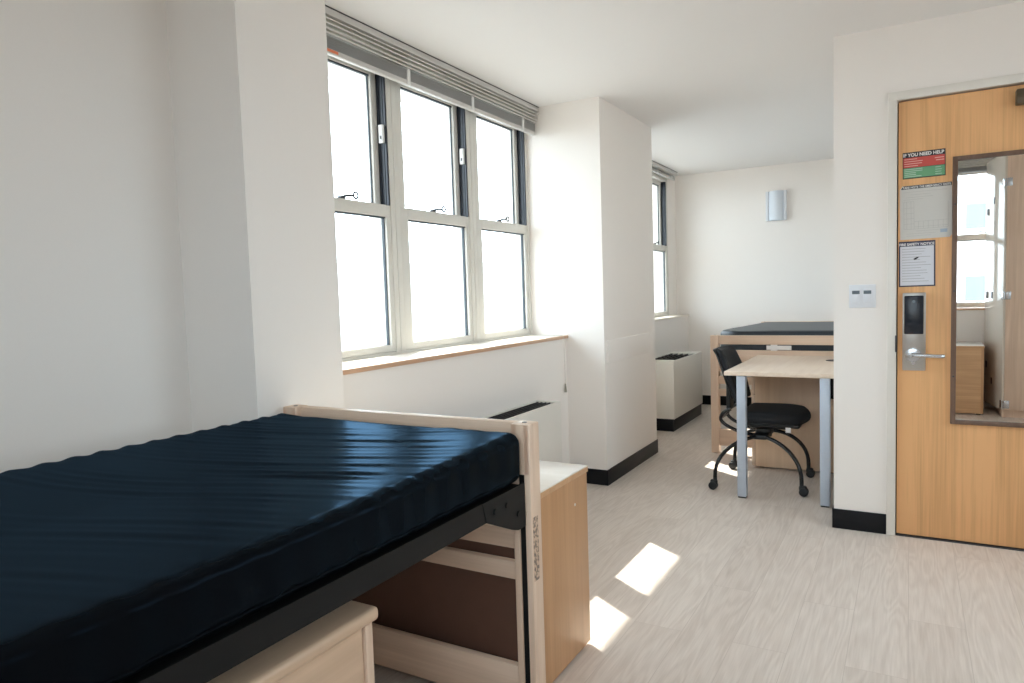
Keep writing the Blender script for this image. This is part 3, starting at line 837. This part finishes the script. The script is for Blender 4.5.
# ------------------------------------------------------------------ wall light
r = thing('wall_sconce', 'pale opal half-round wall light on the white end wall', 'lamp', (-1.157, BACK, 2.05))
o = (-1.157, BACK, 2.05)
x0, x1, z0, z1 = -1.272, -1.075, 1.905, 2.195
box(x0+.004, x1-.004, BACK-.02, BACK-.001, z0+.004, z1-.004, bev=.003).build('back_plate', 'white', r, o)
m = MB(); pts = []
for k in range(21):
    t_ = k/20; x = x0+.026+(x1-x0-.052)*t_
    pts.append((x, BACK-.03-.062*math.sin(PI*t_)**.75))
pts = [(x0+.026, BACK-.004)]+pts+[(x1-.026, BACK-.004)]
m.prism(pts, 'z', z0, z1)
m.build('diffuser', 'opal', r, o)
for xa, xb in ((x0, x0+.027), (x1-.027, x1)):
    box(xa, xb, BACK-.05, BACK-.003, z0-.001, z1+.001, bev=.004).build('side_trim', 'white', r, o)

# ------------------------------------------------------------------ light switch
r = thing('light_switch', 'white double light switch plate on the narrow wall left of the door', 'switch', (-.206, DY, 1.186))
o = (-.206, DY, 1.186)
box(-.266, -.147, DY-.007, DY-.0005, 1.129, 1.243, bev=.003).build('plate', 'white', r, o)
for xc in (-.235, -.184):
    k = MB(); k.box(xc-.018, xc+.018, DY-.0105, DY-.006, 1.150, 1.222, bev=.002); ro = k.build('rocker', 'white', r, o)
    k = MB(); k.box(xc-.017, xc+.017, DY-.0125, DY-.010, 1.197, 1.214, bev=.001); k.build('indicator', 'display', ro, o)
    k = MB(); k.box(xc-.010, xc+.010, DY-.0135, DY-.010, 1.158, 1.19, bev=.001); k.build('button', 'white', ro, o)

# ------------------------------------------------------------------ door, frame
door = thing('door_1', 'golden oak entrance door closed in a cream frame', 'door', (.41, 3.865, 0), kind='structure')
o = (.41, 3.865, 0)
DL, DR, DT = -.054, .862, 2.105
m = MB()
m.box(-.098, DL-.005, DY-.014, 4.055, 0, 2.149, bev=.003); m.box(DR+.005, .905, DY-.014, 4.055, 0, 2.149, bev=.003)
m.box(-.098, .905, DY-.0145, 4.055, DT+.004, 2.149, bev=.003)
m.build('frame', 'frame', door, o)
m = MB(); m.box(DL-.006, DR+.006, DY+.053, DY+.07, 0, DT+.006); m.build('gap_shade', 'dark', door, o)  # dark sheet behind the leaf paints the shade in its gaps
box(DL, DR, DY+.005, DY+.05, .010, DT-.003, bev=.0015).build('leaf', 'door', door, o)
box(DL-.004, DR+.004, DY-.004, DY+.06, 0, .006, bev=.001).build('threshold', 'darkmetal', door, o)
FY = DY+.005
# lock with card reader and lever
lk = box(-.033, .064, FY-.014, FY, .823, 1.197, bev=.004).build('lock_plate', 'brushed', door, o)
box(-.026, .055, FY-.030, FY-.012, .999, 1.183, bev=.005).build('card_reader', 'reader', lk, o)
m = MB(); m.cyl((.014, FY-.031, 1.155), (.014, FY-.0295, 1.155), .007, 14); m.build('reader_light', 'display', lk, o)
m = MB()
m.cyl((.012, FY-.012, .900), (.012, FY-.030, .900), .034, 28, bev=.004); m.cyl((.012, FY-.028, .900), (.012, FY-.058, .900), .013, 20)
m.tube([(.008, FY-.058, .900), (.03, FY-.061, .901), (.08, FY-.060, .899), (.122, FY-.055, .897), (.136, FY-.045, .897)], .0095, 12, smooth=4)
m.build('lever', 'chrome', lk, o)
MB().cyl((.012, FY-.0125, .86), (.012, FY-.016, .86), .008, 16).build('keyhole', 'chrome', lk, o)
box(DL-.010, DL-.003, DY-.016, DY+.02, .912, .992, bev=.001).build('strike', 'darkmetal', door, o)
# closer
m = MB(); m.box(.398, .70, FY-.045, FY, 2.012, 2.078, bev=.006); m.box(.46, .50, FY-.06, FY-.04, 2.02, 2.06, bev=.004)
m.build('closer', 'bronze', door, o)
for z in (.25, 1.05, 1.86):
    MB().cyl((DR+.003, DY-.014, z-.05), (DR+.003, DY-.014, z+.05), .007, 12).build('hinge', 'brushed', door, o)

# mirror hung on the door
r = thing('door_mirror', 'tall mirror in a dark brown frame hung on the oak door', 'mirror', (.35, FY, 1.2))
o = (.35, FY, 1.2)
MX0, MX1, MZ0, MZ1, fw = .166, .535, .574, 1.818, .021
box(MX0+.01, MX1-.01, FY-.010, FY-.006, MZ0+.01, MZ1-.01).build('glass', 'mirror', r, o)
box(MX0+.004, MX1-.004, FY-.0055, FY-.001, MZ0+.004, MZ1-.004).build('backing', 'mframe', r, o)
m = MB()
m.box(MX0, MX0+fw, FY-.018, FY-.001, MZ0, MZ1, bev=.002); m.box(MX1-fw, MX1, FY-.018, FY-.001, MZ0, MZ1, bev=.002)
m.box(MX0+fw-.001, MX1-fw+.001, FY-.018, FY-.001, MZ0, MZ0+fw, bev=.002); m.box(MX0+fw-.001, MX1-fw+.001, FY-.018, FY-.001, MZ1-fw, MZ1, bev=.002)
m.build('frame', 'mframe', r, o)
for z in (.80, 1.2, 1.6):
    MB().cyl((MX0+fw/2, FY-.0175, z), (MX0+fw/2, FY-.0195, z), .004, 10).build('screw', 'darkmetal', r, o)

# ------------------------------------------------------------------ notices on the door
SY = FY-.0002
def lines(m, x0, x1, z0, z1, n, h, seed, full=.9):
    rr = random.Random(seed)
    for i in range(n):
        z = z1-(z1-z0)*(i+.5)/n
        m.box(x0, x0+(x1-x0)*rr.uniform(full*.6, full), SY-.0022, SY-.0012, z-h/2, z+h/2)
    return m
def sign_root(name, label, cx, cz, tilt=0.):
    r = thing(name, label, 'notice', (cx, 0, cz), group=None)
    r.rotation_euler = (0, tilt, 0)
    return r, (cx, 0, cz)
# IF YOU NEED HELP
r, o = sign_root('help_notice', 'small red and green notice with a black heading, topmost on the oak door', .051, 1.80, math.radians(-.6))
box(-.036, .138, SY-.0012, SY, 1.738, 1.862, bev=.0004).build('card', 'ink', r, o)
box(-.033, .135, SY-.0018, SY-.001, 1.790, 1.836).build('red_panel', 'red', r, o)
box(-.033, .135, SY-.0018, SY-.001, 1.742, 1.788).build('green_panel', 'green', r, o)
text('heading', 'IF YOU NEED HELP', .021, 'whiteink', r, (-.033-o[0], SY-.0014, 1.8415-o[2]), .165, .0006)
m = MB(); lines(m, -.029, .06, 1.792, 1.834, 4, .0032, 1); m.box(.095, .132, SY-.0022, SY-.0012, 1.822, 1.826); m.box(.10, .132, SY-.0022, SY-.0012, 1.811, 1.815); m.build('print', 'pinkink', r, o)
m = MB(); lines(m, -.029, .055, 1.744, 1.786, 5, .0036, 2); lines(m, .097, .132, 1.744, 1.786, 4, .003, 3); m.build('print', 'palegreen', r, o)
# evacuation plan
r, o = sign_root('evacuation_plan', 'large grey-white emergency plan sheet with dark heading, middle notice on the door', .06, 1.578, math.radians(-.8))
m = MB(); m.prism([(-.046, 1.452), (-.046, 1.690), (-.034, 1.706), (.166, 1.706), (.166, 1.466), (.156, 1.452)], 'y', SY-.0012, SY)
m.build('sheet', 'paper2', r, o)
m = MB(); m.prism([(-.041, 1.690), (-.031, 1.7055), (.1655, 1.7055), (.1655, 1.690)], 'y', SY-.0016, SY-.001); m.build('heading_band', 'ink', r, o)
text('heading', 'TAKE NOTE THE EMERGENCY EXITS', .0135, 'whiteink', r, (-.034-o[0], SY-.0018, 1.6925-o[2]), .195, .0003)
m = MB()
rr = random.Random(5)
def hl(x0, x1, z): m.box(x0, x1, SY-.0018, SY-.0011, z-.0006, z+.0006)
def vl(x, z0, z1): m.box(x-.0006, x+.0006, SY-.0018, SY-.0011, z0, z1)
hl(-.03, .145, 1.675); hl(.0, .08, 1.662); hl(-.02, .09, 1.650); hl(-.03, .05, 1.64)
for x in (-.03, -.018, .0, .012): vl(x, 1.50, 1.63)
for z in (1.63, 1.60, 1.575, 1.55, 1.525, 1.50): hl(-.03, .012, z)
for z in (1.535, 1.51, 1.50): hl(.012, .15, z)
for x in (.03, .05, .07, .09, .11, .13, .15): vl(x, 1.50, 1.535)
vl(.15, 1.535, 1.62); hl(.02, .15, 1.49); hl(-.02, .10, 1.478); hl(-.02, .08, 1.468)
m.build('floor_plan', 'faint', r, o)
box(.118, .146, SY-.0018, SY-.0011, 1.476, 1.492).build('stamp', 'blueink', r, o)
# fire safety notice
r, o = sign_root('safety_notice', 'white notice page with a navy border, lowest of the three above the lock', .025, 1.334, math.radians(-.4))
box(-.050, .101, SY-.0012, SY, 1.226, 1.442, bev=.0004).build('card', 'navy', r, o)
box(-.044, .095, SY-.0018, SY-.001, 1.232, 1.418).build('page', 'paper', r, o)
text('heading', 'FIRE SAFETY NOTICE', .0165, 'whiteink', r, (-.047-o[0], SY-.0015, 1.422-o[2]), .144, .0005)
m = MB(); lines(m, -.036, .088, 1.245, 1.412, 13, .0022, 9, 1.); m.build('print', 'greyink', r, o)
m = MB(); m.prism([(.010, 1.358), (.018, 1.352), (.036, 1.366), (.024, 1.366)], 'y', SY-.0022, SY-.0012); m.build('mark', 'ink', r, o)

# ------------------------------------------------------------------ wardrobe beside the viewer, reflected in the mirror
r = thing('wardrobe', 'maple wardrobe with one door open, reflected in the door mirror', 'wardrobe', (1.1, -.14, 0))
o = (1.1, -.14, 0)
X0, X1, Y0, Y1, H = .725, 1.42, -.44, .10, 2.36
m = MB()
m.box(X0, X0+.02, Y0, Y1, 0, H, bev=.002); m.box(X1-.02, X1, Y0, Y1, 0, H, bev=.002); m.box(X0+.019, X1-.019, Y0, Y0+.012, 0, H)
m.box(X0+.019, X1-.019, Y0, Y1, H-.02, H); m.box(X0+.019, X1-.019, Y0, Y1, .06, .08); m.box(X0+.019, X1-.019, Y1-.03, Y1-.015, 0, .06); m.box(X0+.019, X1-.019, Y0, Y1-.03, 1.7, 1.72)
m.build('carcass', 'maple_z', r, o)
d = box(X0+.012, X1-.002, Y1+.001, Y1+.021, .07, H-.005, bev=.002).build('door', 'maple_z', r, o)
MB().tube([(X1-.05, Y1+.02, .95), (X1-.05, Y1+.045, .96), (X1-.05, Y1+.045, 1.09), (X1-.05, Y1+.02, 1.10)], .005, 8).build('handle', 'brushed', d, o)
hx, hy = X0+.004, Y1+.014
R_ = Matrix.Translation((hx, hy, 0)) @ Matrix.Rotation(math.radians(258.5), 4, 'Z')
m = MB(); m.box(.002, .50, -.009, .009, .07, H-.005, bev=.002, rot=R_)
d2 = m.build('door', 'gloss', r, o)
for z in (.12, 1.10, 2.10):
    k = MB(); k.box(.004, .045, -.0125, -.008, z-.035, z+.035, bev=.001, rot=R_); k.box(X0+.012, X0+.05, Y1+.020, Y1+.0245, z-.035, z+.035, bev=.001); k.cyl((hx, hy, z-.035), (hx, hy, z+.035), .006, 12)
    k.build('hinge', 'chrome', d2, o)
for xx, z in ((.27, 1.97), (.44, 1.88), (.30, 1.10), (.44, 1.10), (.28, .30), (.43, .44)):
    k = MB(); k.box(xx-.018, xx+.018, -.0125, -.008, z-.03, z+.03, bev=.001, rot=R_); k.build('catch', 'darkmetal', d2, o)

# ------------------------------------------------------------------ outside
def building(label, loc, rz, W, Hh, cols, rows, z0, glz='winblue'):
    b = thing('apartment_building', label, 'building', loc, rz, group='pale buildings outside')
    m = MB(); m.box(-10, 0, -W/2, W/2, z0, z0+Hh); m.build('facade', 'facade', b)
    for i in range(cols):
        for j in range(rows):
            y = -W/2+W*(i+.5)/cols; z = z0+Hh*(j+.5)/rows
            f = box(-.05, .05, y-W/cols*.2, y+W/cols*.2, z-Hh/rows*.17, z+Hh/rows*.17).build('window', glz, b)
    return b
building('pale building with bluish windows beyond the three-unit window', (-26, 21, 0), math.radians(-30), 26, 18, 12, 7, -15)
building('pale building with bluish windows reflected in the door mirror', (2.9, -24, 0), PI/2, 22, 19, 14, 7, -14, 'windark')
struct(box(-3.49, OX-.052, -1, 9.5, 3.0, 3.08), 'trim_sun_blocker', 'concrete', 'concrete balcony slab, unseen and added to cut off the sun', 'blocker')  # slab added out of view to trim the sun patches

# ------------------------------------------------------------------ light
wld = bpy.data.worlds.new('sky'); S.world = wld; wld.use_nodes = True
bg = wld.node_tree.nodes['Background']
wt = wld.node_tree
gen = wt.nodes.new('ShaderNodeTexCoord'); sep = wt.nodes.new('ShaderNodeSeparateXYZ'); wr = wt.nodes.new('ShaderNodeValToRGB')
wt.links.new(gen.outputs['Generated'], sep.inputs[0])
wmr = wt.nodes.new('ShaderNodeMapRange'); wmr.inputs['From Min'].default_value = -1; wmr.inputs['From Max'].default_value = 1
wt.links.new(sep.outputs['Z'], wmr.inputs['Value']); wt.links.new(wmr.outputs['Result'], wr.inputs['Fac'])
wr.color_ramp.elements[0].position = .44; wr.color_ramp.elements[0].color = (.30, .295, .29, 1)   # streets and roofs below
wr.color_ramp.elements[1].position = .51; wr.color_ramp.elements[1].color = (.785, .893, 1.0, 1)    # hazy bright sky
wt.links.new(wr.outputs['Color'], bg.inputs['Color'])
bg.inputs['Strength'].default_value = 6.6
sun = bpy.data.lights.new('sun', 'SUN'); sun.energy = 11; sun.angle = math.radians(.6); sun.color = (1, .94, .85)
so = bpy.data.objects.new('sun', sun); C.objects.link(so)
so.rotation_euler = Vector((.85, -.58, -1)).to_track_quat('-Z', 'Y').to_euler()
def portal(loc, rot, sx, sy):
    l = bpy.data.lights.new('portal', 'AREA'); l.shape = 'RECTANGLE'; l.size = sx; l.size_y = sy
    l.cycles.is_portal = True
    p = bpy.data.objects.new('portal', l); C.objects.link(p); p.location = loc; p.rotation_euler = rot
portal((WX-.16, (NY0+4.13)/2, 1.66), (0, -PI/2, 0), 1.4, 3*UW)
portal((WX-.16, FY1-1.5*UW, 1.66), (0, -PI/2, 0), 1.4, 3*UW)
portal((RX+.28, (RY0+RY1)/2, 1.66), (0, PI/2, 0), 1.4, 2*UW)
portal((RWX1-1.5*UW, REAR-.38, 1.66), (PI/2, 0, 0), 3*UW, 1.4)

# ------------------------------------------------------------------ camera
yaw, pit, rol, f = -0.5201127017410534, -0.067488639217465, -0.0317913604364862, 697.3632939949815
F = Vector((math.sin(yaw)*math.cos(pit), math.cos(yaw)*math.cos(pit), math.sin(pit)))
r0 = F.cross(Vector((0, 0, 1))).normalized(); u0 = r0.cross(F)
r_ = math.cos(rol)*r0+math.sin(rol)*u0; u_ = -math.sin(rol)*r0+math.cos(rol)*u0
cam = bpy.data.cameras.new('camera'); co = bpy.data.objects.new('camera', cam); C.objects.link(co)
Mx = Matrix((r_, u_, -F)).transposed().to_4x4(); Mx.translation = (0, 0, 1.25)
co.matrix_world = Mx
cam.sensor_width = 36; cam.sensor_fit = 'HORIZONTAL'; cam.lens = f/1024*36; cam.clip_start = .02
S.camera = co

S.cycles.max_bounces = 14; S.cycles.diffuse_bounces = 10; S.cycles.glossy_bounces = 6; S.cycles.transparent_max_bounces = 16
S.cycles.use_denoising = True
S.cycles.sample_clamp_indirect = 8
S.view_settings.view_transform = 'Standard'; S.view_settings.look = 'None'
S.view_settings.exposure = .40; S.view_settings.gamma = 1; S.view_settings.use_curve_mapping = False
